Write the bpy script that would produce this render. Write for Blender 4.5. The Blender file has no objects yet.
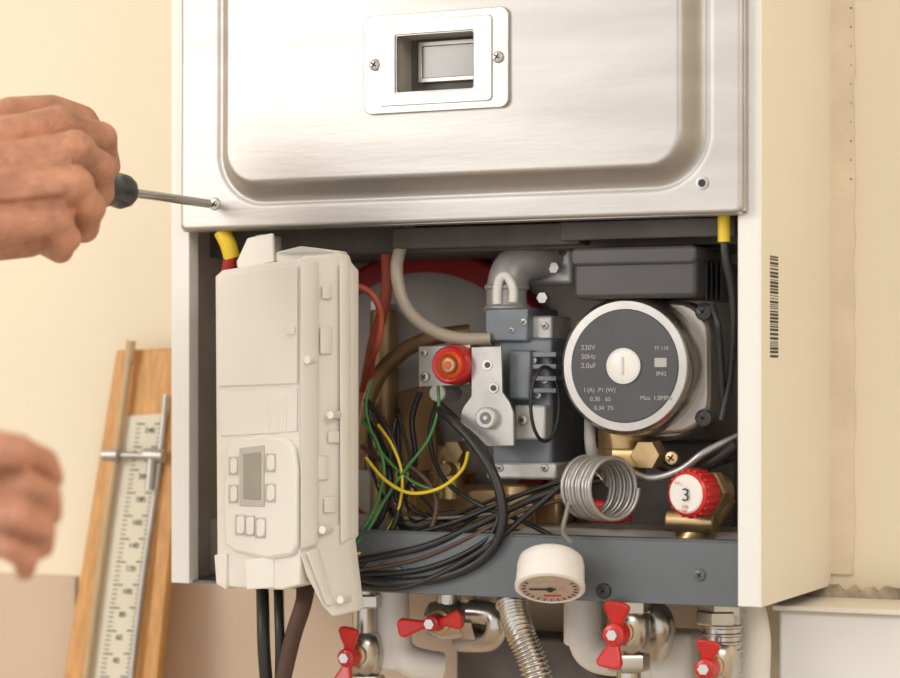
import bpy, bmesh, math, random
from mathutils import Vector, Matrix
random.seed(4)
scene=bpy.context.scene
scene.view_settings.view_transform='Standard'
F=2265.0; TH=math.radians(24.3); SN,CS=math.sin(TH),math.cos(TH)
D0=1.606
CAM=Vector((D0*SN,-D0*CS,1.5))
R=Vector((CS,SN,0)); DV=Vector((-SN,CS,0)); UP=Vector((0,0,1))
def ray(px,py): return DV+R*((px-450)/F)+UP*((384-py)/F)
def U(px,py,y):
    d=ray(px,py); t=(y-CAM.y)/d.y; return CAM+d*t
def V(px,py,x):
    d=ray(px,py); t=(x-CAM.x)/d.x; return CAM+d*t
def Cm(px,py,dep): return CAM+ray(px,py)*dep
def S(p): return (p-CAM).dot(DV)/F     # metres per photo px at p

# ---------------------------------------------------------------- materials
def mat(name,col,rough=.5,metal=0.,var=.06,scale=30.,bump=0.,bscale=200.,stretch=None,sss=0.,coat=0.,bdist=.001,wrinkle=False):
    m=bpy.data.materials.new(name); m.use_nodes=True
    nt=m.node_tree; b=nt.nodes['Principled BSDF']
    tc=nt.nodes.new('ShaderNodeTexCoord'); mp=nt.nodes.new('ShaderNodeMapping')
    nt.links.new(tc.outputs['Object'],mp.inputs[0])
    if stretch: mp.inputs['Scale'].default_value=stretch
    n=nt.nodes.new('ShaderNodeTexNoise'); n.inputs['Scale'].default_value=scale; n.inputs['Detail'].default_value=4
    nt.links.new(mp.outputs[0],n.inputs['Vector'])
    cr=nt.nodes.new('ShaderNodeValToRGB')
    c=col
    cr.color_ramp.elements[0].position=.3; cr.color_ramp.elements[1].position=.7
    cr.color_ramp.elements[0].color=(*[max(0,x*(1-var)) for x in c],1)
    cr.color_ramp.elements[1].color=(*[min(1,x*(1+var)) for x in c],1)
    nt.links.new(n.outputs[0],cr.inputs[0]); nt.links.new(cr.outputs[0],b.inputs['Base Color'])
    b.inputs['Roughness'].default_value=rough; b.inputs['Metallic'].default_value=metal
    if sss: 
        b.inputs['Subsurface Weight'].default_value=sss; b.inputs['Subsurface Scale'].default_value=.006
        b.inputs['Subsurface Radius'].default_value=(1,.4,.2)
    if coat: b.inputs['Coat Weight'].default_value=coat
    if bump:
        n2=nt.nodes.new('ShaderNodeTexNoise'); n2.inputs['Scale'].default_value=bscale; n2.inputs['Detail'].default_value=5
        nt.links.new(mp.outputs[0],n2.inputs['Vector'])
        bp=nt.nodes.new('ShaderNodeBump'); bp.inputs['Strength'].default_value=bump; bp.inputs['Distance'].default_value=bdist
        nt.links.new(n2.outputs[0],bp.inputs['Height']); nt.links.new(bp.outputs[0],b.inputs['Normal'])
        if wrinkle:
            vo=nt.nodes.new('ShaderNodeTexVoronoi'); vo.feature='DISTANCE_TO_EDGE'; vo.inputs['Scale'].default_value=170
            n3=nt.nodes.new('ShaderNodeTexNoise'); n3.inputs['Scale'].default_value=60; n3.inputs['Detail'].default_value=3
            mx=nt.nodes.new('ShaderNodeMixRGB'); mx.inputs[0].default_value=.06
            nt.links.new(mp.outputs[0],mx.inputs[1]); nt.links.new(n3.outputs['Color'],mx.inputs[2]); nt.links.new(mp.outputs[0],n3.inputs['Vector'])
            nt.links.new(mx.outputs[0],vo.inputs['Vector'])
            rp=nt.nodes.new('ShaderNodeMath'); rp.operation='MINIMUM'; rp.inputs[1].default_value=.12
            nt.links.new(vo.outputs['Distance'],rp.inputs[0])
            b2=nt.nodes.new('ShaderNodeBump'); b2.inputs['Strength'].default_value=.6; b2.inputs['Distance'].default_value=.004
            nt.links.new(rp.outputs[0],b2.inputs['Height']); nt.links.new(bp.outputs[0],b2.inputs['Normal'])
            nt.links.new(b2.outputs[0],b.inputs['Normal'])
    return m
M={}
M['wall']=mat('wall_paint',(.88,.785,.62),.85,var=.05,scale=2.5,bump=.3,bscale=60)
M['tile']=mat('wall_tile',(.66,.51,.38),.5,var=.06,scale=4)
M['plaster']=mat('rough_plaster',(.42,.34,.26),.95,var=.5,scale=70,bump=1,bscale=150)
M['floor']=mat('floor_tile',(.5,.4,.3),.5)
M['ceil']=mat('ceiling_paint',(.85,.82,.76),.9)
M['white']=mat('white_enamel',(.85,.84,.81),.35,var=.02,scale=3)
M['side']=mat('side_enamel',(.87,.81,.71),.4,var=.03,scale=6)
M['cover']=mat('brushed_steel',(.50,.483,.465),.47,.88,var=.10,scale=6,bump=.14,bscale=50,stretch=(1,1,7))
M['zinc']=mat('zinc_plate',(.50,.49,.475),.40,.88,var=.10,scale=60)
M['inner']=mat('inner_sheet',(.47,.42,.375),.5,.15,var=.15,scale=12)
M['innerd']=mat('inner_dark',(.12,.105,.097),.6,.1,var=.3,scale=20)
M['vessel']=mat('vessel_grey',(.52,.48,.44),.5,.05,var=.1,scale=12)
M['tray']=mat('tray_grey',(.138,.155,.167),.4,.3,var=.12,scale=10)
M['plas']=mat('white_abs_plastic',(.86,.835,.78),.42,var=.02,scale=20)
M['plasd']=mat('plastic_shade',(.56,.53,.48),.5,var=.04)
M['lcd']=mat('lcd_glass',(.36,.35,.30),.2,var=.05)
M['black']=mat('black_rubber',(.020,.020,.021),.38,var=.2)
M['blackp']=mat('black_plastic',(.045,.043,.045),.34,var=.15)
M['boxp']=mat('terminal_box_plastic',(.070,.066,.068),.32,var=.1)
M['dgrey']=mat('grey_face',(.070,.072,.082),.45,var=.08)
M['alu']=mat('cast_aluminium',(.60,.59,.58),.42,.4,var=.12,scale=60,bump=.2)
M['pump']=mat('pump_body_metal',(.46,.42,.38),.3,.8,var=.1,scale=30)
M['chrome']=mat('chrome',(.72,.69,.65),.18,1.,var=.05)
M['nickel']=mat('nickel',(.58,.555,.52),.27,1.,var=.1,scale=40)
M['valve']=mat('valve_grey',(.20,.22,.245),.42,.4,var=.15,scale=50)
M['brass']=mat('brass',(.60,.43,.22),.33,.8,var=.15,scale=50)
M['bronze']=mat('bronze_pipe',(.32,.20,.10),.42,.5,var=.25,scale=30)
M['redp']=mat('red_plastic',(.60,.02,.018),.35,var=.08,coat=.3)
M['redh']=mat('red_hose',(.45,.09,.055),.5,var=.12)
M['redd']=mat('dark_red_enamel',(.36,.015,.015),.5)
M['orange']=mat('orange_knob',(.68,.09,.02),.35,var=.1)
M['sil']=mat('silicone_hose',(.46,.40,.33),.35,var=.05,sss=.3)
M['yel']=mat('yellow_sleeve',(.80,.57,.03),.45)
M['green']=mat('green_wire',(.06,.24,.06),.45)
M['grey']=mat('grey_wire',(.30,.29,.28),.4)
M['coil']=mat('coil_metal',(.42,.41,.40),.3,.65,var=.05)
M['brownw']=mat('brown_wire',(.10,.055,.04),.5)
M['whitep']=mat('white_plastic',(.84,.82,.78),.35,var=.02)
M['dial']=mat('gauge_dial',(.55,.43,.36),.3,var=.12,scale=150)
M['text']=mat('print_ink',(.45,.45,.45),.6)
M['ink']=mat('black_ink',(.03,.03,.03),.6)
M['wood']=mat('orange_wood',(.64,.33,.11),.5,var=.2,scale=10,stretch=(30,30,1.5))
M['woodl']=mat('light_wood',(.55,.40,.24),.6,var=.12,scale=10,stretch=(20,20,2))
M['scale']=mat('scale_paper',(.74,.68,.55),.5,var=.04)
M['skin']=mat('skin',(.62,.30,.195),.48,var=.22,scale=55,bump=.8,bscale=200,sss=.1,bdist=.0015,wrinkle=True)
M['nail']=mat('nail',(.72,.42,.32),.3,var=.03)
M['glass']=mat('window_glass',(.22,.21,.20),.2,.4,var=.1)
M['cloth']=mat('blue_sleeve',(.12,.17,.28),.9,bump=.3)

# ---------------------------------------------------------------- helpers
def empty(name,loc=(0,0,0)):
    o=bpy.data.objects.new(name,None); o.location=loc; o.empty_display_size=.05
    scene.collection.objects.link(o); bpy.context.view_layer.update(); return o
def link(o,parent):
    scene.collection.objects.link(o)
    if parent: 
        o.parent=parent; o.matrix_parent_inverse=parent.matrix_world.inverted()
    return o
def meshobj(name,bm,m,parent=None,bevel=0,smooth=True,seg=2):
    bmesh.ops.recalc_face_normals(bm,faces=bm.faces[:])
    me=bpy.data.meshes.new(name); bm.to_mesh(me); bm.free()
    if smooth:
        for p in me.polygons: p.use_smooth=True
        me.set_sharp_from_angle(angle=math.radians(38))
    me.materials.append(m)
    o=bpy.data.objects.new(name,me)
    if bevel:
        b=o.modifiers.new('bevel','BEVEL'); b.width=bevel; b.segments=seg; b.limit_method='ANGLE'; b.angle_limit=math.radians(40)
        b.harden_normals=False
    return link(o,parent)
def box(name,x0,x1,y0,y1,z0,z1,m,parent=None,bevel=0):
    bm=bmesh.new(); bmesh.ops.create_cube(bm,size=1)
    for v in bm.verts:
        v.co=Vector(((x0+x1)/2+v.co.x*(x1-x0),(y0+y1)/2+v.co.y*(y1-y0),(z0+z1)/2+v.co.z*(z1-z0)))
    return meshobj(name,bm,m,parent,bevel)
def rbox(name,a,b,c,d,y0,y1,m,parent=None,bevel=.001):
    p=U(a,b,y0); q=U(c,d,y0)
    return box(name,p.x,q.x,y0,y1,q.z,p.z,m,parent,bevel)
def prism(name,pts,dy,m,parent=None,bevel=.001,y=None):
    """outline measured off the photo; (px,py) with plane y, or (px,py,y)"""
    w=[U(p[0],p[1],p[2] if len(p)>2 else y) for p in pts]
    bm=bmesh.new()
    a=[bm.verts.new(p) for p in w]; b=[bm.verts.new(p+Vector((0,dy,0))) for p in w]
    bm.faces.new(a); bm.faces.new(b[::-1]); n=len(w)
    for i in range(n): bm.faces.new((a[i],b[i],b[(i+1)%n],a[(i+1)%n]))
    return meshobj(name,bm,m,parent,bevel)
def frame_for(ax):
    ax=Vector(ax).normalized(); u=ax.cross(Vector((0,0,1)))
    if u.length<.01: u=ax.cross(Vector((1,0,0)))
    u.normalize(); return ax,u,ax.cross(u).normalized()
def lathe(name,o,ax,prof,m,parent=None,n=40,bevel=0):
    ax,u,v=frame_for(ax); bm=bmesh.new(); rings=[]
    for r,h in prof:
        if r<1e-6: rings.append([bm.verts.new(o+ax*h)])
        else: rings.append([bm.verts.new(o+ax*h+(u*math.cos(2*math.pi*i/n)+v*math.sin(2*math.pi*i/n))*r) for i in range(n)])
    for A,B in zip(rings,rings[1:]):
        for i in range(n):
            j=(i+1)%n
            if len(A)==1 and len(B)==1: continue
            if len(A)==1: bm.faces.new((A[0],B[i],B[j]))
            elif len(B)==1: bm.faces.new((A[i],A[j],B[0]))
            else: bm.faces.new((A[i],A[j],B[j],B[i]))
    if len(rings[0])>1: bm.faces.new(rings[0])
    if len(rings[-1])>1: bm.faces.new(rings[-1])
    return meshobj(name,bm,m,parent,bevel)
def cyl(name,p,q,r,m,parent=None,r2=None,n=32,ch=None):
    L=(q-p).length; r2=r if r2 is None else r2
    c=min(r,L)*.12 if ch is None else ch
    return lathe(name,p,q-p,[(r-c,0),(r,c),(r2,L-c),(r2-c,L)],m,parent,n)
def ycyl(name,px,py,y0,y1,rpx,m,parent=None,n=40,prof=None):
    o=U(px,py,y0); s=S(o)
    if prof: return lathe(name,o,(0,1,0),[(a*rpx*s,b) for a,b in prof],m,parent,n)
    return cyl(name,o,o+Vector((0,y1-y0,0)),rpx*s,m,parent,n=n)
def crom(P,k=8):
    out=[]; n=len(P)
    for i in range(n-1):
        a=P[max(i-1,0)];b=P[i];c=P[i+1];d=P[min(i+2,n-1)]
        for j in range(k):
            t=j/k
            out.append(.5*((2*b)+(c-a)*t+(2*a-5*b+4*c-d)*t*t+(3*b-a-3*c+d)*t*t*t))
    out.append(P[-1]); return out
def tubew(name,P,r,m,parent=None,k=8,radf=None,smooth=True,res=6):
    Q=crom(P,k) if smooth else P
    cu=bpy.data.curves.new(name,'CURVE'); cu.dimensions='3D'; cu.bevel_depth=r; cu.bevel_resolution=res; cu.use_fill_caps=True
    sp=cu.splines.new('POLY'); sp.points.add(len(Q)-1)
    for i,p in enumerate(Q):
        sp.points[i].co=(*p,1); sp.points[i].radius=radf(i) if radf else 1
    sp.use_smooth=True
    cu.materials.append(m); o=bpy.data.objects.new(name,cu); return link(o,parent)
def tube(name,pts,r,m,parent=None,**k):
    return tubew(name,[U(*p) for p in pts],r,m,parent,**k)
def hexnut(name,o,ax,r,h,m,parent):
    return lathe(name,o,ax,[(r*.93,0),(r,h*.12),(r,h*.88),(r*.93,h)],m,parent,n=6)
def screw(name,px,py,y,rpx,parent,m=None,slot='x'):
    m=m or M['zinc']; o=U(px,py,y); s=S(o)*rpx
    lathe(name,o+Vector((0,-s*.55,0)),(0,1,0),[(s*.6,0),(s*.92,s*.15),(s,s*.4),(s,s*.6)],m,parent,n=24)
    for i,a in enumerate((.6,.6+math.pi/2) if slot=='x' else (.6,)):
        bm=bmesh.new(); bmesh.ops.create_cube(bm,size=1)
        rot=Matrix.Rotation(a,3,'Y')
        for v in bm.verts: v.co=o+Vector((0,-s*.56,0))+rot@Vector((v.co.x*s*1.1,v.co.y*s*.1,v.co.z*s*.25))
        meshobj(name+'_slot_%d'%(i+1),bm,M['ink'],parent)
def text(name,s,p,size,m,parent,rot=(math.pi/2,0,0)):
    c=bpy.data.curves.new(name,'FONT'); c.body=s; c.size=size; c.extrude=.00015; c.materials.append(m)
    o=bpy.data.objects.new(name,c); o.location=p; o.rotation_euler=rot
    return link(o,parent)
def rrect(x0,x1,z0,z1,r,k=6):
    P=[]
    for cx,cz,a0 in ((x1-r,z1-r,0),(x0+r,z1-r,90),(x0+r,z0+r,180),(x1-r,z0+r,270)):
        for i in range(k+1):
            a=math.radians(a0+90*i/k); P.append((cx+r*math.cos(a),cz+r*math.sin(a)))
    return P
def plate(name,x0,x1,z0,z1,r,y0,y1,m,parent,hole=None,bevel=.0006):
    P=rrect(x0,x1,z0,z1,r); bm=bmesh.new(); n=len(P)
    a=[bm.verts.new((x,y0,z)) for x,z in P]; b=[bm.verts.new((x,y1,z)) for x,z in P]
    for i in range(n): bm.faces.new((a[i],b[i],b[(i+1)%n],a[(i+1)%n]))
    if hole:
        H=rrect(*hole); c=[bm.verts.new((x,y0,z)) for x,z in H]; d=[bm.verts.new((x,y1,z)) for x,z in H]
        for i in range(n):
            j=(i+1)%n
            bm.faces.new((c[i],c[j],d[j],d[i])); bm.faces.new((a[i],a[j],c[j],c[i])); bm.faces.new((b[i],b[j],d[j],d[i]))
    else: bm.faces.new(a); bm.faces.new(b[::-1])
    return meshobj(name,bm,m,parent,bevel)

# ---------------------------------------------------------------- room
WY=.1805
box('wall_back',-1.7,1.9,WY,WY+.12,0,2.6,M['wall'])
box('wall_left',-1.82,-1.7,-2.2,WY+.12,0,2.6,M['wall'])
box('wall_right',1.9,2.02,-2.2,WY+.12,0,2.6,M['wall'])
box('floor',-1.82,2.02,-2.2,WY+.12,-.1,0,M['floor'])
box('ceiling',-1.82,2.02,-2.2,WY+.12,2.6,2.7,M['ceil'])
ti=empty('wall_tiling')
zt=1.5-.165
for i in range(-8,1):
    for k in range(6):
        x0=i*.2-.03; z1=zt-k*.22
        box('tile_%d_%d'%(i+8,k),x0+.0015,x0+.1985,WY-.006,WY,z1-.217,z1,M['tile'],ti,.001)
def ragged(x0,x1,z0,z1,y0,y1,n,amp,vert):
    bm=bmesh.new(); L=[];Rr=[]
    for i in range(n+1):
        t=i/n
        if vert: z=z0+(z1-z0)*t; L.append((x0+random.uniform(-amp,amp),z)); Rr.append((x1+random.uniform(-amp,amp),z))
        else: x=x0+(x1-x0)*t; L.append((x,z0+random.uniform(-amp,amp))); Rr.append((x,z1+random.uniform(-amp,amp)))
    P=L+Rr[::-1]; a=[bm.verts.new((x,y0,z)) for x,z in P]; b=[bm.verts.new((x,y1,z)) for x,z in P]; N=len(P)
    bm.faces.new(a)
    for i in range(N): bm.faces.new((a[i],b[i],b[(i+1)%N],a[(i+1)%N]))
    return bm
p=U(846,0,WY); q=U(775,590,WY)
M['strip']=mat('plaster_strip',(.80,.68,.52),.9,var=.10,scale=20,bump=.6)
meshobj('trim_1',ragged(p.x-.016,p.x+.007,1.36,2.6,WY-.004,WY,80,.0011,True),M['strip'],None,smooth=False)
meshobj('trim_2',ragged(q.x-.1,q.x+.6,1.336,1.350,WY-.011,WY,160,.003,False),M['plaster'],None,smooth=False)
dm=empty('dowel_marks')
for i in range(10):
    pp=U(851,8+i*19,WY-.0042); cyl('mark_%d'%i,pp,pp+Vector((0,.003,0)),.0009,M['plaster'],dm,n=10,ch=0)
pb=empty('pipe_cover_box')
a=U(778,610,.10)
box('body',a.x,a.x+.5,.10,WY-.0002,0,a.z,M['white'],pb,.003)
box('lid',a.x-.003,a.x+.503,.095,WY-.0002,a.z,a.z+.004,M['side'],pb,.001)

# ---------------------------------------------------------------- boiler cabinet
bo=empty('wall_mounted_boiler',(0,.09,1.6))
XL,XR=-.2287,.2287; ZB=1.5-.149; ZT=2.12; BY=.18
box('side_left',XL,XL+.0016,0,BY,ZB,ZT,M['white'],bo,.0004)
box('side_right',XR-.0016,XR,0,BY,ZB,ZT,M['side'],bo,.0004)
box('flange_left',XL,XL+.0155,-.0015,.0005,ZB,ZT,M['white'],bo,.0005)
box('flange_right',XR-.0165,XR,-.0015,.0005,ZB,ZT,M['white'],bo,.0005)
box('flange_return_left',XL+.014,XL+.0155,0,.012,ZB,ZT,M['white'],bo,.0004)
box('flange_return_right',XR-.0165,XR-.015,0,.012,ZB,ZT,M['white'],bo,.0004)
box('flange_seam',XR-.0012,XR-.0002,-.002,.0,ZB,ZT,M['side'],bo)
box('liner_left',XL+.0016,XL+.003,.012,BY-.01,ZB,1.9,M['inner'],bo)
box('back_panel',XL+.002,XR-.002,.168,BY-.001,ZB,ZT-.002,M['inner'],bo)
box('top_panel',XL+.002,XR-.002,0,BY,ZT-.002,ZT,M['white'],bo)
tx=U(240,580,.002).x
box('tray_front',tx,XR-.0165,.002,.004,ZB-.001,ZB+.043,M['tray'],bo,.0006)
box('tray_lip',tx,XR-.0165,.002,.016,ZB+.0415,ZB+.0435,M['tray'],bo,.0006)
box('tray_floor',XL+.002,XR-.002,.004,.168,ZB,ZB+.002,M['tray'],bo)
box('tray_step',XL+.002,XR-.0165,.05,.168,ZB+.002,ZB+.046,M['inner'],bo,.002)
for px,py in ((604,591),(398,572),(700,575)):
    screw('tray_screw_%d'%px,px,py,.002,6 if px!=604 else 8,bo,M['tray'] if px!=604 else M['blackp'])
# cover heightfield
cx0=U(179,200,-.012).x; cx1=U(744,200,-.012).x; cz0=U(450,216+7,-.012).z; cz1=2.10
bx0=U(219,200,-.02).x; bx1=U(699,180,-.02).x; bz0=U(450,190,-.02).z; bz1=2.03
wp=U(398,37,-.029); wq=U(474,88,-.029)
def sd(x,z,x0,x1,z0,z1,r):
    cx,cz=(x0+x1)/2,(z0+z1)/2; qx=abs(x-cx)-(x1-x0)/2+r; qz=abs(z-cz)-(z1-z0)/2+r
    return math.hypot(max(qx,0),max(qz,0))+min(max(qx,qz),0)-r
def sm(t): t=max(0,min(1,t)); return t*t*(3-2*t)
def hy(x,z):
    d=sd(x,z,bx0,bx1,bz0,bz1,.034)
    y=-.012-.016*sm((-d+.001)/.013)
    y+=.0012*math.exp(-((d-.003)/.002)**2)
    # slight oil-canning of the pressed sheet
    y+=.0007*math.sin(x*14+.6)*math.sin(z*17)
    e=sd(x,z,cx0,cx1,cz0,cz1,.006)
    if e>-.003: y+=.0035*((e+.003)/.003)**2 if e<0 else .0035
    return y
bm=bmesh.new(); 
def lin(a,b,n): return [a+(b-a)*i/n for i in range(n+1)]
xs=sorted(set([round(v,6) for v in lin(cx0,cx1,270)]+[wp.x,wq.x])); zs=sorted(set([round(v,6) for v in lin(cz0,1.78,170)+lin(1.78,cz1,60)]+[wq.z,wp.z]))
G=[[bm.verts.new((x,hy(x,z),z)) for x in xs] for z in zs]
for j in range(len(zs)-1):
    for i in range(len(xs)-1):
        mx=(xs[i]+xs[i+1])/2; mz=(zs[j]+zs[j+1])/2
        if wp.x<mx<wq.x and wq.z<mz<wp.z: continue
        if sd(mx,mz,cx0,cx1,cz0,cz1,.006)>.0008: continue
        bm.faces.new((G[j][i],G[j][i+1],G[j+1][i+1],G[j+1][i]))
me=bpy.data.meshes.new('front_cover'); bm.to_mesh(me); bm.free()
for pl in me.polygons: pl.use_smooth=True
me.materials.append(M['cover']); co=bpy.data.objects.new('front_cover',me)
so=co.modifiers.new('s','SOLIDIFY'); so.thickness=.0012; so.offset=-1
link(co,bo)
box('cover_bottom_return',cx0+.002,cx1-.002,-.0095,.004,cz0,cz0+.0015,M['cover'],bo,.0004)
box('cover_left_return',cx0,cx0+.0015,-.0095,-.001,cz0+.002,cz1,M['cover'],bo)
box('cover_right_return',cx1-.0015,cx1,-.0095,-.001,cz0+.002,cz1,M['cover'],bo)
# sight window
a=U(364,17,-.030); b=U(509,107,-.030)
w=plate('window_plate',a.x,b.x,b.z,a.z,.006,-.0312,-.0275,M['zinc'],bo,hole=(wp.x,wq.x,wq.z,wp.z,.0015))
plate('window_plate_rib',a.x+.012,b.x-.012,b.z+.005,a.z-.005,.003,-.0322,-.0312,M['zinc'],bo,hole=(wp.x-.001,wq.x+.001,wq.z-.001,wp.z+.001,.0015))
box('window_recess_back',wp.x-.003,wq.x+.016,-.006,-.005,wq.z-.003,wp.z+.003,M['innerd'],bo)
for nm,x0,x1,z0,z1 in (('l',wp.x-.003,wp.x-.0005,wq.z-.002,wp.z+.002),('r',wq.x+.0125,wq.x+.015,wq.z-.002,wp.z+.002),('b',wp.x-.002,wq.x+.015,wq.z-.003,wq.z-.0005),('t',wp.x-.002,wq.x+.015,wp.z+.0005,wp.z+.003)):
    box('window_recess_'+nm,x0,x1,-.0255,-.006,z0,z1,M['inner'],bo)
a=U(418,42,-.010); b=U(486,79,-.010)
plate('sight_glass_frame',a.x,b.x,b.z,a.z,.001,-.010,-.007,M['zinc'],bo,hole=(a.x+.003,b.x-.003,b.z+.0035,a.z-.0035,.0008))
box('sight_glass',a.x+.002,b.x-.002,-.0085,-.006,b.z+.002,a.z-.002,M['glass'],bo)
screw('window_screw_1',375,65,-.0314,6,bo); screw('window_screw_2',498,57,-.0314,6,bo)
screw('cover_screw',215,204,-.012,6.5,bo,M['chrome'])
pp=U(702,183,-.0125); lathe('cover_hole_rim',pp,(0,1,0),[(.0022,-.0005),(.0045,-.0003),(.0042,.002)],M['zinc'],bo,n=24)
cyl('cover_hole',pp-Vector((0,.0010,0)),pp+Vector((0,.001,0)),.0026,M['ink'],bo,n=20)
# barcode on the side panel
bm=bmesh.new(); z=V(773,256,XR).z; ze=V(773,356,XR).z; y0=V(770,300,XR).y; y1=V(778,300,XR).y
while z>ze:
    t=random.choice((.0006,.0011,.0017))
    r=bmesh.ops.create_cube(bm,size=1)
    for v in r['verts']: v.co=Vector((XR+.0001+v.co.x*.0003,(y0+y1)/2+v.co.y*(y1-y0),z-t/2+v.co.z*t))
    z-=t+random.choice((.0007,.0012))
meshobj('barcode',bm,M['ink'],bo)
# interior upper structure
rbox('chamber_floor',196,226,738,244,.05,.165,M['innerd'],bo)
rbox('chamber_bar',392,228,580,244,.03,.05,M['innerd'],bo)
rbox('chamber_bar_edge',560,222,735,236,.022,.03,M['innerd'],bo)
vc=U(420,402,.14); vs=S(vc)
lathe('expansion_vessel',vc,(0,1,0),[(0,-.004),(80*vs,-.003),(118*vs,0),(130*vs,.006),(132*vs,.026)],M['vessel'],bo,n=80)
lathe('expansion_vessel_rim',vc+Vector((0,.006,0)),(0,1,0),[(128*vs,0),(150*vs,.001),(154*vs,.004),(154*vs,.014),(128*vs,.016)],M['redd'],bo,n=80)
cyl('return_manifold',U(384,310,.12),U(384,540,.12),.011,M['bronze'],bo)
cyl('heat_exchanger_block',U(452,470,.12),U(452,540,.12),.018,M['brass'],bo)
rbox('hydraulic_block',405,485,560,528,.08,.13,M['brass'],bo,.004)
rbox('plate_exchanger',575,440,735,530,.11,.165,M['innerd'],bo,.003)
rbox('inner_bracket',370,300,380,440,.12,.13,M['alu'],bo,.001)
for i in range(6):
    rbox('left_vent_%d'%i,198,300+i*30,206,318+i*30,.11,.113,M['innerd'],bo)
prism('bronze_elbow_plate',[(398,392),(432,382),(438,470),(402,474)],.01,M['bronze'],bo,y=.11)
# brass unions around the lower hydraulics
for i,(x,ya,yb_,d,r) in enumerate(((450,446,500,.07,.0095),(405,470,520,.08,.009),(518,484,530,.06,.0125),(560,450,500,.09,.009))):
    cyl('brass_union_%d'%i,U(x,ya,d),U(x,yb_,d),r,M['brass'],bo)
    hexnut('brass_union_nut_%d'%i,U(x,(ya+yb_)/2,d),(0,0,1),r*1.35,.010,M['brass'],bo)
hexnut('brass_cap',U(452,452,.055),(0,1,0),.009,.014,M['brass'],bo)
ycyl('brass_port',444,470,.05,.07,7,M['brass'],bo)

# ---------------------------------------------------------------- control box
cb=empty('boiler_control_panel',(-.17,-.05,1.5))
def yf(px): # slanted front face: left part turned to the left, right part turned back
    return -.040-(px-215)/85*.034 if px<=300 else -.074+(px-300)/60*.042
def P3(l,off=0): return [(x,y,yf(x)-off) for x,y in l]
prism('front_shell',P3([(215,276),(222,270),(300,258),(300,585),(282,590),(222,587),(217,582)]),.035,M['plas'],cb,.0015)
prism('upper_door',P3([(217,279),(224,275),(297,264),(297,384),(217,387)],.003),.005,M['plas'],cb,.0012)
prism('mid_door',P3([(219,391),(297,388),(297,432),(220,437)],.002),.004,M['plas'],cb,.0012)
prism('side_shell',P3([(300,256),(343,253),(346,262),(353,270),(353,536),(344,548),(300,552)]),.010,M['plas'],cb,.0015)
prism('shell_core',P3([(262,266),(318,262),(318,545),(262,548)],-.008),.030,M['plas'],cb,.0015)
prism('top_cap',P3([(276,262),(276,252),(300,246),(340,251),(340,258),(300,262)],-.004),.012,M['plas'],cb,.001)
prism('side_rail',P3([(300,262),(314,261),(314,545),(300,550)],.006),.008,M['plas'],cb,.0012)
prism('side_rail_outer',P3([(339,262),(346,264),(347,540),(340,545)],.004),.008,M['plas'],cb,.001)
prism('foot',P3([(298,548),(346,520),(354,585),(357,611),(332,617),(322,606),(306,575)],.002),.012,M['plas'],cb,.0012)
prism('foot_rib',P3([(306,552),(316,548),(332,605),(326,606)],.005),.004,M['plas'],cb,.0008)
prism('left_lug',P3([(214,555),(226,553),(226,590),(216,584)],.004),.02,M['plas'],cb,.001)
prism('lower_lug',[(244,560),(274,556),(274,588),(246,590)],.02,M['plas'],cb,.001,y=-.065)
mod=[(226,446),(232,438),(262,434),(286,438),(294,448),(297,470),(297,545),(292,556),(268,560),(234,553),(224,545),(222,500)]
prism('display_module',P3(mod,.006),.008,M['plas'],cb,.003)
prism('display_bezel',P3([(239,448),(264,445),(264,507),(239,506)],.0075),.002,M['plasd'],cb,.0008)
prism('lcd',P3([(243,454),(260,452),(260,500),(243,499)],.0085),.002,M['lcd'],cb,.0005)
def pbtn(nm,x,y,w,h):
    prism(nm,P3([(x-w,y-h+2),(x-w+2,y-h),(x+w-2,y-h),(x+w,y-h+2),(x+w,y+h-2),(x+w-2,y+h),(x-w+2,y+h),(x-w,y+h-2)],.0095),.004,M['plas'],cb,.001)
    prism(nm+'_gap',P3([(x-w-1.3,y-h-1.3),(x+w+1.3,y-h-1.3),(x+w+1.3,y+h+1.3),(x-w-1.3,y+h+1.3)],.0072),.002,M['plasd'],cb,0)
for i,(x,y,w,h) in enumerate([(233,466,3.2,8),(233,494,3.2,8),(270,463,3.6,8),(270,493,3.6,8),(240,525,3.8,9),(249.5,526,3.8,9),(260,528,3.8,9)]): pbtn('button_%d'%i,x,y,w,h)
for i in range(3):
    prism('moulded_rib_%d'%i,P3([(268+i*8,396),(270+i*8,396),(270+i*8,429),(268+i*8,430)],.0032),.003,M['plas'],cb,.0003)
for i,(x,y,w,h) in enumerate([(290,330,4,5),(326,292,4,7),(333,437,5,6),(325,340,5,14),(329,505,5,8),(307,306,3,6),(307,402,3,8),(322,468,4,12)]):
    prism('latch_%d'%i,P3([(x-w,y-h),(x+w,y-h),(x+w,y+h),(x-w,y+h)],.0055 if x<300 else .003),.004,M['plas'],cb,.0007)
for i,(x,y) in enumerate([(330,415),(307,360),(322,530),(340,600)]):
    ycyl('boss_%d'%i,x,y,yf(x)-.009,yf(x)+.004,4,M['plas'],cb,n=20)
prism('hinge_tab',[(247,238),(272,233),(274,262),(238,272),(236,262)],.004,M['plas'],cb,.001,y=-.02)
prism('hinge_arm',[(254,236),(262,234),(262,262),(254,264)],.03,M['plasd'],cb,.001,y=-.015)

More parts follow.
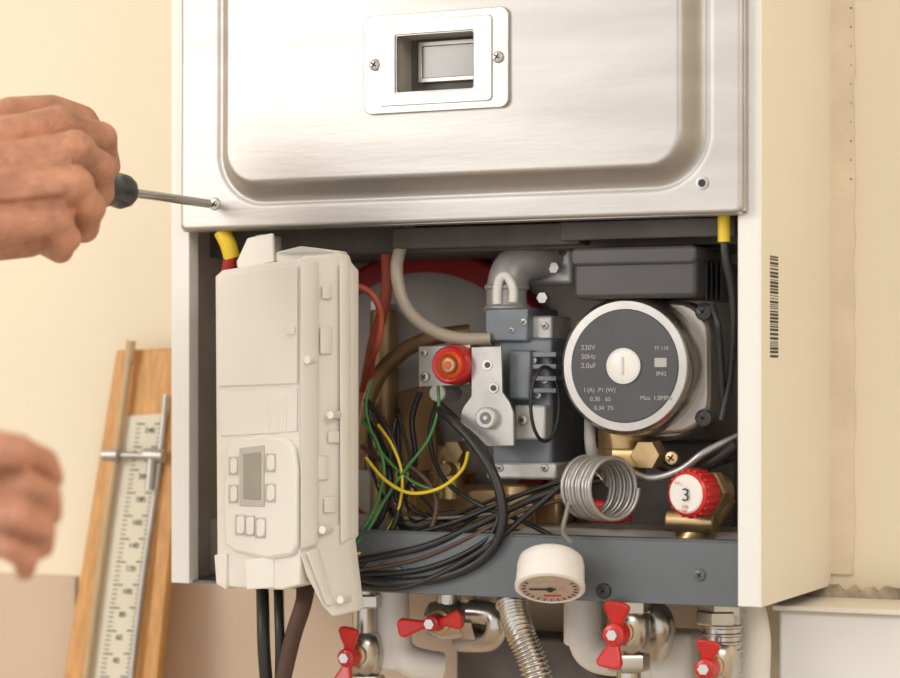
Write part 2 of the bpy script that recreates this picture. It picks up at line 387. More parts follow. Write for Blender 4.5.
# ---------------------------------------------------------------- pump
pu=empty('circulation_pump',(.1,.06,1.51))
PY=.014; o=U(625.5,366,PY); s=S(o)
lathe('motor_housing',o,(0,1,0),[(58*s,0),(64*s,.001),(68*s,.004),(71*s,.012),(72*s,.03),(72*s,.05),(67*s,.062),(60*s,.066)],M['pump'],pu,n=72)
lathe('face_ring',o-Vector((0,.002,0)),(0,1,0),[(55*s,.0015),(57*s,0),(65*s,0),(69*s,.003),(70.5*s,.008)],M['nickel'],pu,n=72)
lathe('name_plate',o-Vector((0,.0028,0)),(0,1,0),[(0,0),(56*s,0),(57*s,.0015),(57*s,.004)],M['dgrey'],pu,n=72)
lathe('vent_screw',o-Vector((0,.0055,0)),(0,1,0),[(0,0),(13*s,0),(16*s,.001),(17*s,.0028)],M['whitep'],pu,n=40)
lathe('vent_screw_rim',o-Vector((0,.0045,0)),(0,1,0),[(15*s,0),(18*s,0),(19*s,.002)],M['chrome'],pu,n=40)
box('vent_slot',o.x-.0007,o.x+.0007,o.y-.0062,o.y-.005,o.z-9*s,o.z+9*s,M['zinc'],pu)
q=o+Vector((.006,.06,-.004))
plate('volute',q.x-72*s,q.x+58*s,q.z-70*s,q.z+66*s,.03,.055,.095,M['pump'],pu,bevel=.003)
plate('housing_flange',o.x-58*s,o.x+78*s,o.z-68*s,o.z+66*s,.025,.035,.058,M['pump'],pu,bevel=.003)
for i,(x,y) in enumerate(((704,312),(704,418))): screw('flange_screw_%d'%i,x,y,.034,9,pu,M['blackp'])
a=U(573,250,.008);b=U(696,297,.008)
plate('terminal_box',a.x,b.x,b.z,a.z,.004,.008,.085,M['boxp'],pu,bevel=.003)
plate('terminal_lid',a.x-.001,b.x+.001,U(573,266,.006).z,a.z+.001,.004,.005,.088,M['boxp'],pu,bevel=.002)
for i in range(5):
    rbox('rib_%d'%i,700+i*5,262,702+i*5,300,.03,.08,M['blackp'],pu)
for i,(t,px,py,h) in enumerate((("230V",581,350,7),("50Hz",581,359,7),("2.0uF",581,368,7),("I (A)  P1 (W)",584,392,6),("0.30   65",590,401,6),("0.34  75",594,410,6),("IP42",656,376,6),("TF 110",654,350,5),("Max. 1.0MPa",640,400,6))):
    text('print_%d'%i,t,U(px,py,PY-.003),h*s*1.05,M['text'],pu)
plate('print_block',U(656,0,PY).x,U(668,0,PY).x,U(656,367,PY-.003).z,U(656,358,PY-.003).z,.0005,PY-.0031,PY-.0027,M['text'],pu,bevel=0)
cyl('pump_outlet',U(622,425,.05),U(622,480,.05),.017,M['brass'],pu)
hexnut('pump_union',U(622,448,.045),(0,0,-1),.020,.014,M['brass'],pu)

# ---------------------------------------------------------------- gas valve
gv=empty('gas_valve',(.04,.06,1.5))
rbox('valve_body',490,338,552,474,.045,.11,M['valve'],gv,.003)
rbox('valve_head',484,308,528,342,.04,.1,M['valve'],gv,.002)
rbox('valve_side',524,316,552,345,.05,.09,M['alu'],gv,.002)
rbox('coil_block',508,350,530,400,.032,.05,M['valve'],gv,.002)
rbox('coil_block_lower',514,405,545,440,.034,.05,M['alu'],gv,.002)
rbox('valve_base',486,462,556,480,.04,.11,M['alu'],gv,.002)
for i,(x,y,r) in enumerate(((524,322,4),(545,326,4),(545,380,4),(533,360,5),(523,420,5),(500,468,4),(545,468,4),(538,395,4),(512,330,3))): screw('valve_screw_%d'%i,x,y,.032 if x<530 and y>340 and y<450 else .04,r,gv)
for i in range(4): rbox('fin_%d'%i,530,352+i*12,556,357+i*12,.036,.05,M['valve'],gv,.0005)
tube('gas_elbow',[(507,312,.06),(507,287,.06),(514,268,.065),(530,260,.075),(560,259,.1)],.0150,M['alu'],gv)
lathe('elbow_flange',U(507,314,.06),(0,0,1),[(.015,0),(.017,.001),(.017,.005),(.0145,.007)],M['alu'],gv)
lathe('elbow_collar',U(507,290,.06),(0,0,1),[(.0155,0),(.0165,.001),(.0165,.003),(.0155,.004)],M['alu'],gv)
rbox('elbow_plate',516,246,572,284,.085,.1,M['alu'],gv,.003)
tubew('elbow_strap',[U(497,304,.040),U(497,290,.040),U(500,278,.040),U(507,276,.040),U(513,288,.040),U(513,302,.040)],.0034,M['whitep'],gv)
hexnut('elbow_bolt_1',U(556,268,.08),(0,-1,0),.0045,.005,M['zinc'],gv); hexnut('elbow_bolt_2',U(545,298,.06),(0,-1,0),.0045,.006,M['zinc'],gv)
screw('elbow_screw_1',528,252,.085,4,gv,M['blackp']); screw('elbow_screw_2',562,252,.083,4,gv,M['blackp'])
def arcpts(cx,cy,r,a0,a1,n): return [(cx+r*math.cos(math.radians(a0+(a1-a0)*i/n)),cy+r*math.sin(math.radians(a0+(a1-a0)*i/n))) for i in range(n+1)]
br=[(471,347),(501,346),(502,392)]+[(509,402),(513,412)]+[(514,446),(478,447),(462,440)]+arcpts(485,419,25,155,225,6)+[(471,396)]
prism('mount_bracket',br,.003,M['zinc'],gv,.0006,y=.018)
ycyl('bracket_boss',485,418,.012,.02,11,M['alu'],gv); ycyl('bracket_boss_hole',485,418,.0113,.014,6,M['valve'],gv); ycyl('bracket_pin',485,418,.0105,.012,2.5,M['chrome'],gv)
ycyl('bracket_hole_1',487,365,.0172,.019,5.5,M['chrome'],gv);ycyl('bracket_hole_2',493,388,.0168,.019,5.5,M['chrome'],gv);ycyl('bracket_hole_3',487,365,.0165,.019,3,M['dgrey'],gv);ycyl('bracket_hole_4',493,388,.0160,.019,3,M['dgrey'],gv)
prism('bracket_edge',[(471,347),(474,347),(474,396),(471,396)],.03,M['zinc'],gv,.0004,y=.02)
prism('regulator_plate',[(418,346),(470,344),(470,385),(418,388)],.02,M['zinc'],gv,.001,y=.03)
ycyl('regulator_cap',448,365,.008,.032,20,M['redp'],gv,prof=[(.62,.001),(.85,.0),(.95,.002),(.97,.008),(1,.012),(1,.024)])
ycyl('regulator_ring',448,365,.005,.02,14,M['orange'],gv,prof=[(.6,.002),(.8,0),(1,.002),(1,.01)])
ycyl('regulator_core',447,365,.001,.02,8,M['brass'],gv,prof=[(.5,0),(.9,.001),(1,.004),(1,.01)])
ycyl('regulator_screw',447,365,.0,.003,4,M['orange'],gv)
screw('reg_screw_1',425,377,.029,5,gv);screw('reg_screw_2',424,353,.029,3.5,gv)
ycyl('regulator_neck',437,393,.03,.06,9,M['alu'],gv)
c=U(545,404,.03); L=[]
for i in range(33):
    a=2*math.pi*i/32; L.append(c+R*(.0105*math.cos(a))+UP*(.0265*math.sin(a))+DV*(.008*math.cos(a)))
tubew('valve_ring_seal',L,.0013,M['black'],gv,smooth=False)

# ---------------------------------------------------------------- hoses / cables
wh=empty('wiring_harness',(0,.02,1.5))
def W(name,pts,r,m,**k): return tube(name,pts,r,M[m],wh,**k)
W('red_hose',[(386,222,.06),(386,250,.06),(387,280,.06),(383,310,.06),(373,345,.07),(366,385,.09),(364,410,.1)],.0044,'redh')
W('red_hose_collar',[(386,228,.06),(386,246,.06)],.0054,'redh')
W('red_lead',[(346,285,.02),(362,288,.02),(375,298,.02),(381,318,.025),(377,345,.03),(368,368,.05),(362,390,.08)],.0026,'redh')
W('silicone_hose',[(412,226,.04),(400,250,.035),(397,275,.03),(405,305,.03),(425,326,.03),(455,338,.03),(490,339,.04)],.0048,'sil')
W('bronze_pipe',[(362,470,.09),(364,420,.09),(376,380,.09),(402,352,.09),(432,338,.09),(470,332,.1)],.0062,'bronze')
W('bronze_pipe_2',[(392,520,.1),(384,470,.1),(372,440,.1),(368,410,.1)],.006,'bronze')
W('yellow_sleeve_left',[(222,232,.0),(228,244,.0),(232,258,.002)],.0062,'yel')
W('dark_red_lead',[(232,256,.002),(229,272,.004),(226,300,.01)],.0060,'redd')
W('yellow_sleeve_right',[(724,216,.01),(724,242,.01)],.0042,'yel')
W('black_lead_right',[(724,240,.01),(726,262,.01),(732,290,.015),(734,330,.02),(730,380,.03),(722,420,.03)],.0030,'black')
W('black_lead_right2',[(712,305,.02),(718,325,.015),(720,345,.02),(723,400,.03)],.0022,'black')
W('thick_cable',[(438,408,.02),(452,420,.005),(475,445,.0),(495,478,-.003),(503,515,-.004),(495,545,-.003),(470,567,-.002),(430,580,-.002),(385,583,-.002),(358,578,.0)],.0036,'black')
W('thick_cable_2',[(440,404,.03),(462,425,.02),(487,455,.015),(500,495,.01),(494,530,.005),(468,552,.002),(420,570,.0),(360,575,.0)],.0022,'black')
W('cable_a',[(355,586,-.002),(400,588,-.003),(440,574,-.004),(490,545,-.003),(530,512,.01),(570,478,.02),(590,455,.03)],.0022,'black')
W('cable_c',[(360,560,.0),(420,548,.0),(470,528,.005),(530,500,.015),(572,486,.02),(600,480,.03)],.0026,'black')
W('cable_d',[(360,550,.01),(410,535,.01),(460,520,.015),(520,495,.02),(560,482,.03)],.0018,'black')
W('cable_e',[(362,570,.0),(415,560,.0),(468,538,.002),(520,512,.01),(565,500,.02),(590,505,.03)],.0014,'brownw')
W('cable_f',[(358,540,.02),(380,520,.02),(390,480,.02),(380,440,.03),(366,420,.04)],.0024,'black')
W('cable_g',[(366,400,.03),(388,430,.02),(400,470,.015),(396,520,.01),(372,556,.005),(356,568,.0)],.0022,'black')
W('cable_h',[(362,446,.03),(384,462,.02),(415,470,.02),(436,500,.02),(424,540,.01),(380,565,.003)],.0018,'brownw')
W('cable_i',[(404,500,.06),(415,460,.05),(412,420,.05),(420,392,.05)],.0022,'black')
W('cable_j',[(437,400,.04),(430,440,.04),(445,480,.03),(480,505,.02),(520,520,.02),(560,540,.02)],.0018,'black')
W('yellow_wire',[(366,458,.01),(385,480,.005),(410,493,.005),(440,488,.01),(462,470,.015),(468,452,.02)],.0013,'yel')
W('yellow_wire_2',[(378,425,.02),(392,445,.012),(402,475,.01),(398,510,.01),(380,540,.01),(354,556,.0)],.0011,'yel')
W('green_wire',[(438,386,.02),(438,410,.015),(428,440,.012),(405,470,.01),(385,500,.01),(368,530,.005),(352,548,.0)],.0012,'green')
W('green_wire_2',[(362,420,.02),(376,440,.015),(384,470,.012),(376,505,.01),(362,530,.005),(350,540,.0)],.0012,'green')
W('green_wire_3',[(372,380,.03),(366,410,.02),(380,450,.015),(410,480,.012),(440,492,.015)],.0011,'green')
W('grey_wire_up',[(590,420,.03),(590,440,.02),(592,455,.02)],.0040,'grey')
W('capillary_right',[(622,468,.03),(650,478,.03),(680,470,.03),(705,452,.03),(738,436,.04)],.0026,'coil')
W('cable_right',[(640,455,.05),(680,470,.05),(738,455,.05)],.0036,'black')
W('cable_right_low',[(700,468,.04),(720,458,.035),(738,444,.03)],.0044,'black')
for i in range(9):
    x=random.uniform(366,400); x2=random.uniform(400,470)
    W('loose_wire_%d'%i,[(x,random.uniform(400,440),.05),(x+random.uniform(-8,15),470,.04),((x+x2)/2,random.uniform(490,530),.035),(x2,random.uniform(510,545),.03),(x2+random.uniform(30,90),random.uniform(490,530),.05)],random.uniform(.0009,.0015),random.choice(('black','black','grey','brownw','black')),res=3)
for i,l in enumerate(([(262,575,.02),(263,610,.0),(264,650,-.005),(268,700,.0)],[(278,575,.02),(279,610,.0),(280,650,-.005),(279,700,.0)],[(308,580,.01),(303,605,-.005),(292,640,-.005),(278,700,.0)],[(300,575,.02),(300,600,.0),(296,620,0),(288,660,.0)])):
    W('down_cable_%d'%i,l,(.0048,.0036,.0062,.003)[i],'black' if i!=2 else 'brownw')
# capillary coil
cc=empty('capillary_coil',U(610,488,.02))
c0=U(615,489,-.0); ax=Vector((-.86,.51,0)).normalized(); _,u,v=frame_for(ax); L=[]
n=9
for i in range(n*28+1):
    a=2*math.pi*i/28; L.append(c0+ax*(.0037*i/28)+(u*math.cos(a)+v*math.sin(a))*(.0208+.0005*math.sin(a*.37)))
tubew('coil',L,.0017,M['coil'],cc,smooth=False)
tubew('coil_tail',[L[-1],U(590,462,.04),U(600,452,.045)],.0016,M['coil'],cc)
tubew('coil_lead',[U(570,541,-.028),U(563,532,-.02),U(566,515,-.01),U(576,480,.01),U(590,452,.025),U(592,435,.03)],.0018,M['coil'],cc)

# ---------------------------------------------------------------- pressure gauge
pg=empty('pressure_gauge',U(552,575,-.03))
fc=U(550,587,-.034); nn=(-DV*.50-UP*.86+R*(-.06)).normalized(); s=S(fc); rr=34.5*s
lathe('case',fc,-nn,[(rr*.9,-.001),(rr*.98,-.001),(rr,.001),(rr*.98,.016),(rr*.93,.021),(rr*.80,.0235),(0,.0235)],M['whitep'],pg,n=56)
lathe('rim',fc+nn*.001,-nn,[(rr*.87,0),(rr*.93,-.001),(rr*1.02,0),(rr*1.02,.003)],M['whitep'],pg,n=56)
lathe('dial',fc+nn*.0013,-nn,[(0,0),(rr*.88,0),(rr*.88,.001)],M['dial'],pg,n=56)
_,u,v=frame_for(nn)
for i in range(17):
    a=math.radians(-30+i*15); p=fc+nn*.0016+(u*math.cos(a)+v*math.sin(a))*rr*.70
    cyl('tick_%d'%i,p,p+(u*math.cos(a)+v*math.sin(a))*rr*.12,.0004,M['ink'],pg,n=6,ch=0)
cyl('needle',fc+nn*.002-u*.004,fc+nn*.002+u*rr*.6,.0006,M['ink'],pg,n=6,ch=0)
cyl('needle_hub',fc+nn*.0012,fc+nn*.0032,.0022,M['ink'],pg,n=16)
cyl('red_zone',fc+nn*.0016+v*rr*.45-u*rr*.3,fc+nn*.0016+v*rr*.45+u*rr*.2,.0006,M['redp'],pg,n=6,ch=0)
cyl('stem',fc-nn*.022,fc-nn*.030,.004,M['grey'],pg)

# ---------------------------------------------------------------- safety valve
sv=empty('pressure_relief_valve',U(690,495,.03))
ax=Vector((.25,1,-.0)).normalized(); o=U(686,494,.008); s=S(o)
lathe('cap',o,ax,[(20*s,0),(22.5*s,.0015),(23.5*s,.006),(23.5*s,.018),(20*s,.020)],M['redp'],sv,n=40)
lathe('cap_disc',o-ax*.001,ax,[(0,0),(18*s,0),(19.5*s,.001),(19.5*s,.003)],M['whitep'],sv,n=40)
for i in range(20):
    a=2*math.pi*i/20; _,u,v=frame_for(ax); p=o+(u*math.cos(a)+v*math.sin(a))*23.3*s+ax*.003
    cyl('grip_%d'%i,p,p+ax*.015,.0012,M['redp'],sv,n=8)
text('print','3',U(681,501,.004),.0125,M['ink'],sv,rot=(math.pi/2,0,.2))
for i in range(3):
    text('print_s%d'%i,('bar','3 bar','kPa')[i],U(674+i*4,(484,512,508)[i],.005),.003,M['redp'],sv,rot=(math.pi/2,0,.2))
cyl('neck',o+ax*.019,o+ax*.045,.012,M['brass'],sv)
hexnut('nut',o+ax*.024,ax,.016,.01,M['brass'],sv)
cyl('body',o+ax*.045,U(690,545,.05),.0125,M['brass'],sv)
cyl('outlet',U(668,520,.04),U(716,522,.04),.0080,M['brass'],sv)
hexnut('brass_adapter',U(645,455,.03),(0,1,0),.011,.02,M['brass'],bo)
screw('test_port',672,458,.03,7,bo,M['brass'])
rbox('red_clip',588,500,624,524,.03,.05,M['redp'],bo,.003)

# ---------------------------------------------------------------- ball valves below
def wing(name,c,ang,L,wd,parent,th=.006):
    def pad(sg):
        P=[]
        pr=[(.10,.22),(.35,.22),(.6,.36),(.85,.48),(.97,.40),(1.,.2)]
        for t,w in pr: P.append((sg*t*L,w*wd))
        for t,w in pr[::-1]: P.append((sg*t*L,-w*wd))
        return P
    ca,sa=math.cos(ang),math.sin(ang)
    for k,sg in enumerate((1,-1)):
        bm=bmesh.new(); P=pad(sg)
        off=[-.000-.006*sm(abs(x)/L) for x,z in P]
        a=[bm.verts.new(c+Vector((x*ca-z*sa,o_-th/2,x*sa+z*ca))) for (x,z),o_ in zip(P,off)]
        b=[bm.verts.new(v.co+Vector((0,th,0))) for v in a]
        n=len(a); bm.faces.new(a); bm.faces.new(b[::-1])
        for i in range(n): bm.faces.new((a[i],b[i],b[(i+1)%n],a[(i+1)%n]))
        meshobj(name+'_paddle_%d'%(k+1),bm,M['redp'],parent,.0018)
    lathe(name+'_hub',c+Vector((0,-.007,0)),(0,1,0),[(wd*.30,0),(wd*.38,.001),(wd*.44,.012)],M['redp'],parent,n=28)
    hexnut(name+'_nut',c+Vector((0,-.0095,0)),(0,1,0),.0042,.003,M['chrome'],parent)
def ballvalve(px,py,y,hang,L,vert=True,wd=.017):
    c=U(px,py,y); e=empty('ball_valve',c+Vector((0,.03,0)))
    b=c+Vector((0,.026,0)); N=M['nickel']
    top=Vector((b.x,b.y,ZB+.0015))
    if vert:
        cyl('tail_top',top,b+Vector((0,0,.010)),.0095,N,e)
        hexnut('union_nut',Vector((b.x,b.y,max(b.z+.012,ZB-.018))),(0,0,1),.0155,.010,N,e)
        lathe('ball_body',b+Vector((0,0,-.016)),(0,0,1),[(.010,0),(.0125,.002),(.0145,.008),(.0155,.016),(.0145,.024),(.0125,.030),(.010,.032)],N,e)
        hexnut('lower_nut',b+Vector((0,0,-.028)),(0,0,1),.0150,.012,N,e)
        cyl('tail_pipe',b+Vector((0,0,-.028)),b+Vector((0,0,-.12)),.0085,N,e)
    else:
        lathe('ball_body',b+Vector((-.016,0,0)),(1,0,0),[(.010,0),(.0125,.002),(.0155,.014),(.0125,.030),(.010,.032)],N,e)
        hexnut('end_nut',b+Vector((.014,0,0)),(1,0,0),.0150,.010,N,e)
        cyl('tail_up',b,top,.009,N,e)
    lathe('stem',c+Vector((0,.002,0)),(0,1,0),[(.006,0),(.006,.006),(.0085,.007),(.0085,.016)],M['brass'],e)
    wing('handle',c,hang,L,wd,e)
    return e
ballvalve(349,657,.03,math.radians(82),.023)
ballvalve(434,623,.03,math.radians(10),.026,vert=False,wd=.015)
ballvalve(616,634,.0,math.radians(82),.023,wd=.02)
ballvalve(707,668,.02,math.radians(80),.020,wd=.018)
pi=bo
for i,(px,y,r,m,pyb) in enumerate(((375,.07,.011,'nickel',640),(392,.07,.013,'whitep',668),(485,.08,.012,'nickel',640),(583,.07,.014,'whitep',645),(640,.07,.012,'nickel',655),(722,.05,.013,'nickel',700),(655,.10,.013,'whitep',700))):
    a=U(px,600,y); cyl('drop_%d'%i,Vector((a.x,a.y,ZB+.003)),Vector((a.x,a.y,U(px,pyb,y).z)),r,M[m],pi)
    if m=='nickel':
        hexnut('drop_nut_%d'%i,Vector((a.x,a.y,ZB-.012)),(0,0,1),r*1.35,.010,M['nickel'],pi)
        hexnut('drop_nut_low_%d'%i,Vector((a.x,a.y,U(px,pyb,y).z)),(0,0,1),r*1.3,.010,M['nickel'],pi)
for i in range(7):
    a=U(722,628+i*8,.05); lathe('thread_%d'%i,Vector((a.x,a.y,a.z)),(0,0,1),[(.013,0),(.0145,.001),(.0145,.002),(.013,.003)],M['nickel'],pi)
tube('white_elbow',[(395,625,.07),(398,650,.07),(412,662,.075),(440,668,.09)],.012,M['whitep'],pi)
tube('white_elbow_2',[(583,625,.07),(590,650,.07),(612,658,.08),(650,655,.12)],.013,M['whitep'],pi)
rbox('white_trap',648,632,690,700,.08,.12,M['whitep'],pi,.005)
tube('silver_elbow',[(470,612,.05),(492,615,.05),(497,628,.05),(488,640,.06),(462,640,.08)],.009,M['nickel'],pi)
rbox('under_boiler_shadow_box',455,632,600,720,.12,.16,M['innerd'],pi,.004)  # dark box standing in for the shadow under the boiler
tube('silver_elbow_2',[(640,612,.05),(655,616,.05),(660,630,.05),(655,650,.06)],.011,M['nickel'],pi)
tube('beige_pipe',[(745,600,.09),(752,640,.09),(750,700,.09)],.0135,M['whitep'],pi)
fh=empty('corrugated_gas_hose',U(520,630,.0))
Q=[U(*p) for p in ((512,592,.02),(514,612,.01),(521,635,.0),(531,658,.0),(541,690,.0),(548,720,.0))]
Q2=crom(Q,26)
tubew('hose',Q2,.0105,M['nickel'],fh,smooth=False,radf=lambda i:1.0 if i%4 in(0,1) else .80,res=8)
lathe('hose_nut',U(511,598,.02),(Q[1]-Q[0]),[(.010,0),(.0115,.001),(.0115,.006),(.010,.007)],M['nickel'],fh)

# ---------------------------------------------------------------- manometer board
mb=empty('u_tube_manometer',U(115,520,.15))
yb=lambda py:.158-(py-345)*.00010
def B(l,off): return [(x,y,yb(y)-off) for x,y in l]
prism('back_board',B([(116,350),(188,348),(150,760),(50,760)],0),.010,M['wood'],mb,.002)
prism('side_rail_right',B([(174,352),(188,352),(157,678),(150,760),(136,760)],.004),.006,M['wood'],mb,.001)
prism('scale_strip',B([(126,416),(166,413),(122,760),(73,760)],.003),.004,M['scale'],mb,.0006)
def lerp(a,b,t): return a+(b-a)*t
bm=bmesh.new()
for i in range(64):
    py=424+i*4.6
    t=(py-416)/(760-416); xl=lerp(126,73,t); xr=lerp(166,122,t)
    big=i%5==0; w=.42 if big else .22
    for (xa,xb) in ((xl+ (xr-xl)*.30,xl+(xr-xl)*(.30+w*.5)),(xl+(xr-xl)*(.95-w*.5),xl+(xr-xl)*.95)):
        a=U(xa,py,yb(py)-.0033); b=U(xb,py-.3,yb(py)-.0033); h=.00035 if not big else .0005
        r=bmesh.ops.create_cube(bm,size=1)
        for v in r['verts']: v.co=(a+b)/2+Vector((v.co.x*(b.x-a.x),v.co.y*.0004,v.co.z*2*h))
meshobj('scale_ticks',bm,M['ink'],mb)
for i in range(13):
    py=430+i*23; t=(py-416)/(760-416); xl=lerp(126,73,t); xr=lerp(166,122,t)
    text('scale_number_%d'%i,str(240-20*i),U(lerp(xl,xr,.52),py+3,yb(py)-.0035),.0065,M['ink'],mb)
tube('glass_tube_left',B([(131,345),(118,440),(100,570),(76,760)],.008),.0032,M['woodl'],mb)
tube('glass_tube_right',B([(166,395),(158,470),(140,600),(122,760)],.008),.0026,M['zinc'],mb)
tube('top_cap',B([(131,341),(129,362)],.008),.0040,M['woodl'],mb)
tube('clamp_rod',B([(104,455),(166,456)],.010),.0026,M['zinc'],mb)
tube('clamp_knob',B([(104,455),(119,455)],.012),.0050,M['zinc'],mb)
tube('clamp_knob_2',B([(146,455),(164,456)],.012),.0056,M['zinc'],mb)
tube('clamp_stem',B([(152,455),(149,490)],.013),.0034,M['zinc'],mb)
a=U(140,400,.17); box('wall_hook',a.x-.01,a.x+.01,.155,WY,a.z-.01,a.z+.01,M['zinc'],mb)

# ---------------------------------------------------------------- screwdriver + hands
X0=U(215,204.5,-.012).x; Z0=U(215,204.5,-.012).z
sdv=empty('screwdriver',(X0,-.1,Z0))
def A(s,dx=0,dz=0): return Vector((X0+dx,-s,Z0+dz))
lathe('shaft',A(.016),(0,-1,0),[(.0005,0),(.0028,.005),(.0033,.006),(.0033,.120)],M['nickel'],sdv,n=20)
lathe('handle',A(.130),(0,-1,0),[(.0055,0),(.0090,.0015),(.0115,.005),(.0125,.011),(.0110,.017),(.0108,.022),(.0130,.030),(.0135,.042),(.0125,.064),(.0135,.075),(.011,.084),(0,.087)],M['blackp'],sdv,n=12)
def body(name,chains,m,nails=(),voxel=.0013,iters=4):
    bm=bmesh.new()
    def sph(p,r):
        rr=bmesh.ops.create_icosphere(bm,subdivisions=3,radius=r)
        for v in rr['verts']: v.co+=p
    for ch in chains:
        for (p,r) in ch: sph(p,r)
        for (p,r),(q,r2) in zip(ch,ch[1:]):
            ax,u,v=frame_for(q-p); n=24; L1=[];L2=[]
            for i in range(n):
                d=u*math.cos(2*math.pi*i/n)+v*math.sin(2*math.pi*i/n)
                L1.append(bm.verts.new(p+d*r)); L2.append(bm.verts.new(q+d*r2))
            for i in range(n): bm.faces.new((L1[i],L1[(i+1)%n],L2[(i+1)%n],L2[i]))
            bm.faces.new(L1[::-1]); bm.faces.new(L2)
    me=bpy.data.meshes.new(name); bm.to_mesh(me); bm.free(); me.materials.append(m)
    o=bpy.data.objects.new(name,me)
    rm=o.modifiers.new('r','REMESH'); rm.mode='VOXEL'; rm.voxel_size=voxel; rm.use_smooth_shade=True
    s1=o.modifiers.new('s','SMOOTH'); s1.iterations=iters; s1.factor=.5
    link(o,None)
    for i,(p,nrm,along,w,l) in enumerate(nails):
        bm=bmesh.new(); bmesh.ops.create_icosphere(bm,subdivisions=3,radius=1)
        nrm=nrm.normalized(); al=along.normalized(); sd_=nrm.cross(al)
        for v in bm.verts: v.co=p+sd_*v.co.x*w+al*v.co.y*l+nrm*v.co.z*.0012
        meshobj('fingernail_%d'%(i+1),bm,M['nail'],o)
    return o
ch=[]; nails=[]
fs=[((58,124,1.488),(101,138,1.522),(106,166,1.540),(96,188,1.548),.0100),
    ((74,150,1.458),(99,168,1.482),(99,193,1.502),(88,207,1.520),.0104),
    ((72,184,1.440),(89,207,1.458),(84,228,1.480),(68,230,1.500),.0100),
    ((54,218,1.434),(66,238,1.446),(60,250,1.466),(44,244,1.486),.0088)]
WR=(-75,195,1.405)
for i,(a,b,c,d,r) in enumerate(fs):
    a,b,c,d=Cm(*a),Cm(*b),Cm(*c),Cm(*d)
    ch.append([(a,r*1.28),((a+b)/2,r*1.02),(b,r*1.12),((b+c)/2,r*.96),(c,r*1.0),(d,r*.85)])
    ch.append([(a,r*1.22),(Cm(WR[0],WR[1]-30+i*22,WR[2]+.012-.004*i),.0190)])
    ch.append([(a+DV*.010,r*1.3),(Cm(WR[0],WR[1]-20+i*18,WR[2]+.030),.0190)])
for (p0,p1,p2) in (((50,130,1.474),(10,148,1.447),(-50,170,1.402)),((68,160,1.444),(20,170,1.424),(-50,182,1.390)),((62,190,1.426),(15,196,1.412),(-50,198,1.385))):
    ch.append([(Cm(*p0),.0035),(Cm(*p1),.0030),(Cm(*p2),.0035)])
ch.append([(Cm(30,175,1.462),.021),(Cm(-20,185,1.445),.025),(Cm(-75,195,1.42),.025)])
ch.append([(Cm(26,230,1.452),.018),(Cm(-20,230,1.44),.021),(Cm(-75,215,1.42),.022)])
ch.append([(Cm(14,146,1.475),.021),(Cm(-30,160,1.45),.022)])
ch.append([(Cm(-25,140,1.475),.017),(Cm(12,119,1.502),.0150),(Cm(52,112,1.530),.0118),(Cm(82,121,1.552),.0110),(Cm(99,146,1.562),.0092)])
ch.append([(Cm(-75,200,1.42),.0275),(Cm(-140,215,1.41),.028),(Cm(-260,240,1.42),.036),(Cm(-420,280,1.44),.043)])
nails.append((Cm(106,150,1.556),R*.8-DV*.5,UP*-.9+R*.4,.005,.006))
h1=body('hand_holding_screwdriver',ch,M['skin'],nails)
p0=Cm(-280,245,1.42);p1=Cm(-520,300,1.45)
lathe('sleeve',p0,p1-p0,[(.042,0),(.045,-.002),(.048,.004),(.052,.08),(.058,.16)],M['cloth'],h1)

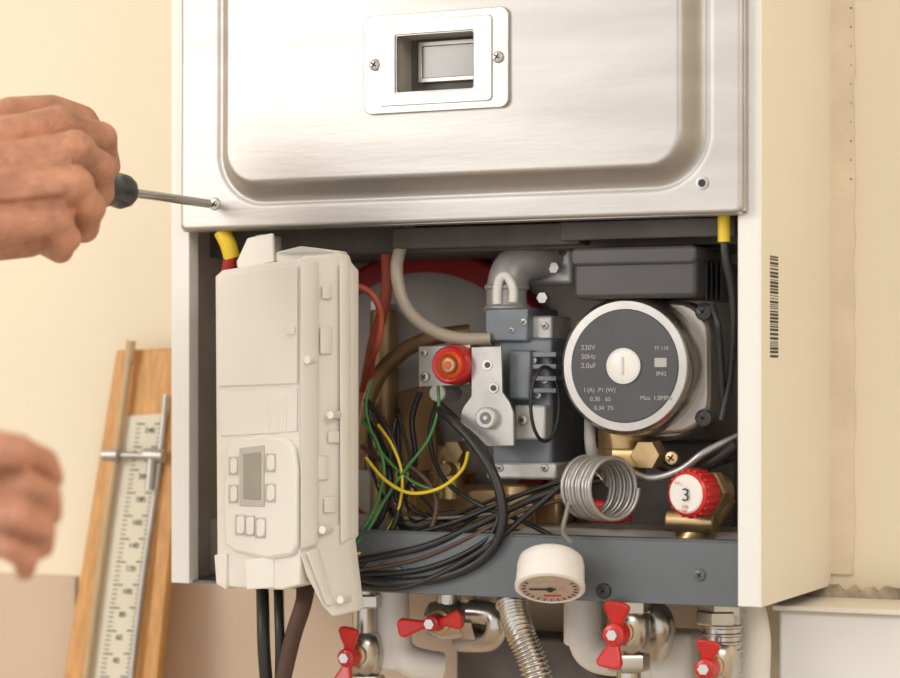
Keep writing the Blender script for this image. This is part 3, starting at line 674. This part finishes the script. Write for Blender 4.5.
dep=1.17
def C2(px,py,dd=0): return Cm(px,py,dep+dd)
ch=[];nails=[]
fs=[((-28,462,.0),(20,452,-.01),(44,462,.0),(52,478,.008),.0080),
 ((-30,486,-.004),(24,484,-.02),(47,496,-.008),(50,514,.002),.0082),
 ((-30,512,-.004),(18,515,-.022),(42,528,-.010),(42,547,.0),.0078),
 ((-28,536,.0),(8,546,-.014),(26,557,-.006),(25,570,.002),.0070)]
for a,b,c,d,r in fs:
    a,b,c,d=C2(*a),C2(*b),C2(*c),C2(*d)
    ch.append([(a,r*1.25),(b,r*1.05),(c,r*.95),(d,r*.80)])
    ch.append([(a,r*1.35),(C2(-130,505,.01),.018)])
    nails.append((d+(-DV)*r*.7,(-DV+R*.3),d-c,.0045,.0055))
ch.append([(C2(-60,500,-.01),.020),(C2(-110,505,0),.022)])
ch.append([(C2(-90,480,-.02),.014),(C2(-50,458,-.030),.0125),(C2(-14,448,-.035),.0100),(C2(18,450,-.032),.0085)])
ch.append([(C2(-130,505,.01),.026),(C2(-200,520,.02),.028),(C2(-420,560,.05),.042)])
h2=body('free_hand',ch,M['skin'],nails,voxel=.0015)
p0=C2(-330,545,.035);p1=C2(-560,590,.07)
lathe('sleeve',p0,p1-p0,[(.043,0),(.046,-.002),(.049,.004),(.056,.14)],M['cloth'],h2)

# ---------------------------------------------------------------- lights
w=bpy.data.worlds.new('World'); scene.world=w; w.use_nodes=True
bg=w.node_tree.nodes['Background']; bg.inputs[0].default_value=(1,.975,.945,1); bg.inputs[1].default_value=.98
def area(name,loc,tgt,size,e,col):
    l=bpy.data.lights.new(name,'AREA'); l.size=size; l.energy=e; l.color=col
    o=bpy.data.objects.new(name,l); o.location=loc
    o.rotation_euler=(Vector(tgt)-Vector(loc)).to_track_quat('-Z','Y').to_euler(); scene.collection.objects.link(o)
area('window_light',(-1.2,-1.7,2.1),(0,0,1.5),.9,17,(1,.975,.93))
area('ceiling_light',(1.2,-1.1,2.45),(.1,0,1.5),.8,10,(1,.96,.90))

# ---------------------------------------------------------------- camera
cd=bpy.data.cameras.new('camera'); cd.sensor_width=36; cd.lens=F/900*36; cd.shift_y=.05; cd.clip_start=.02
cd.dof.use_dof=True; cd.dof.focus_distance=1.60; cd.dof.aperture_fstop=5.0
cam=bpy.data.objects.new('camera',cd); cam.location=CAM
cam.rotation_euler=DV.to_track_quat('-Z','Y').to_euler()
scene.collection.objects.link(cam); scene.camera=cam
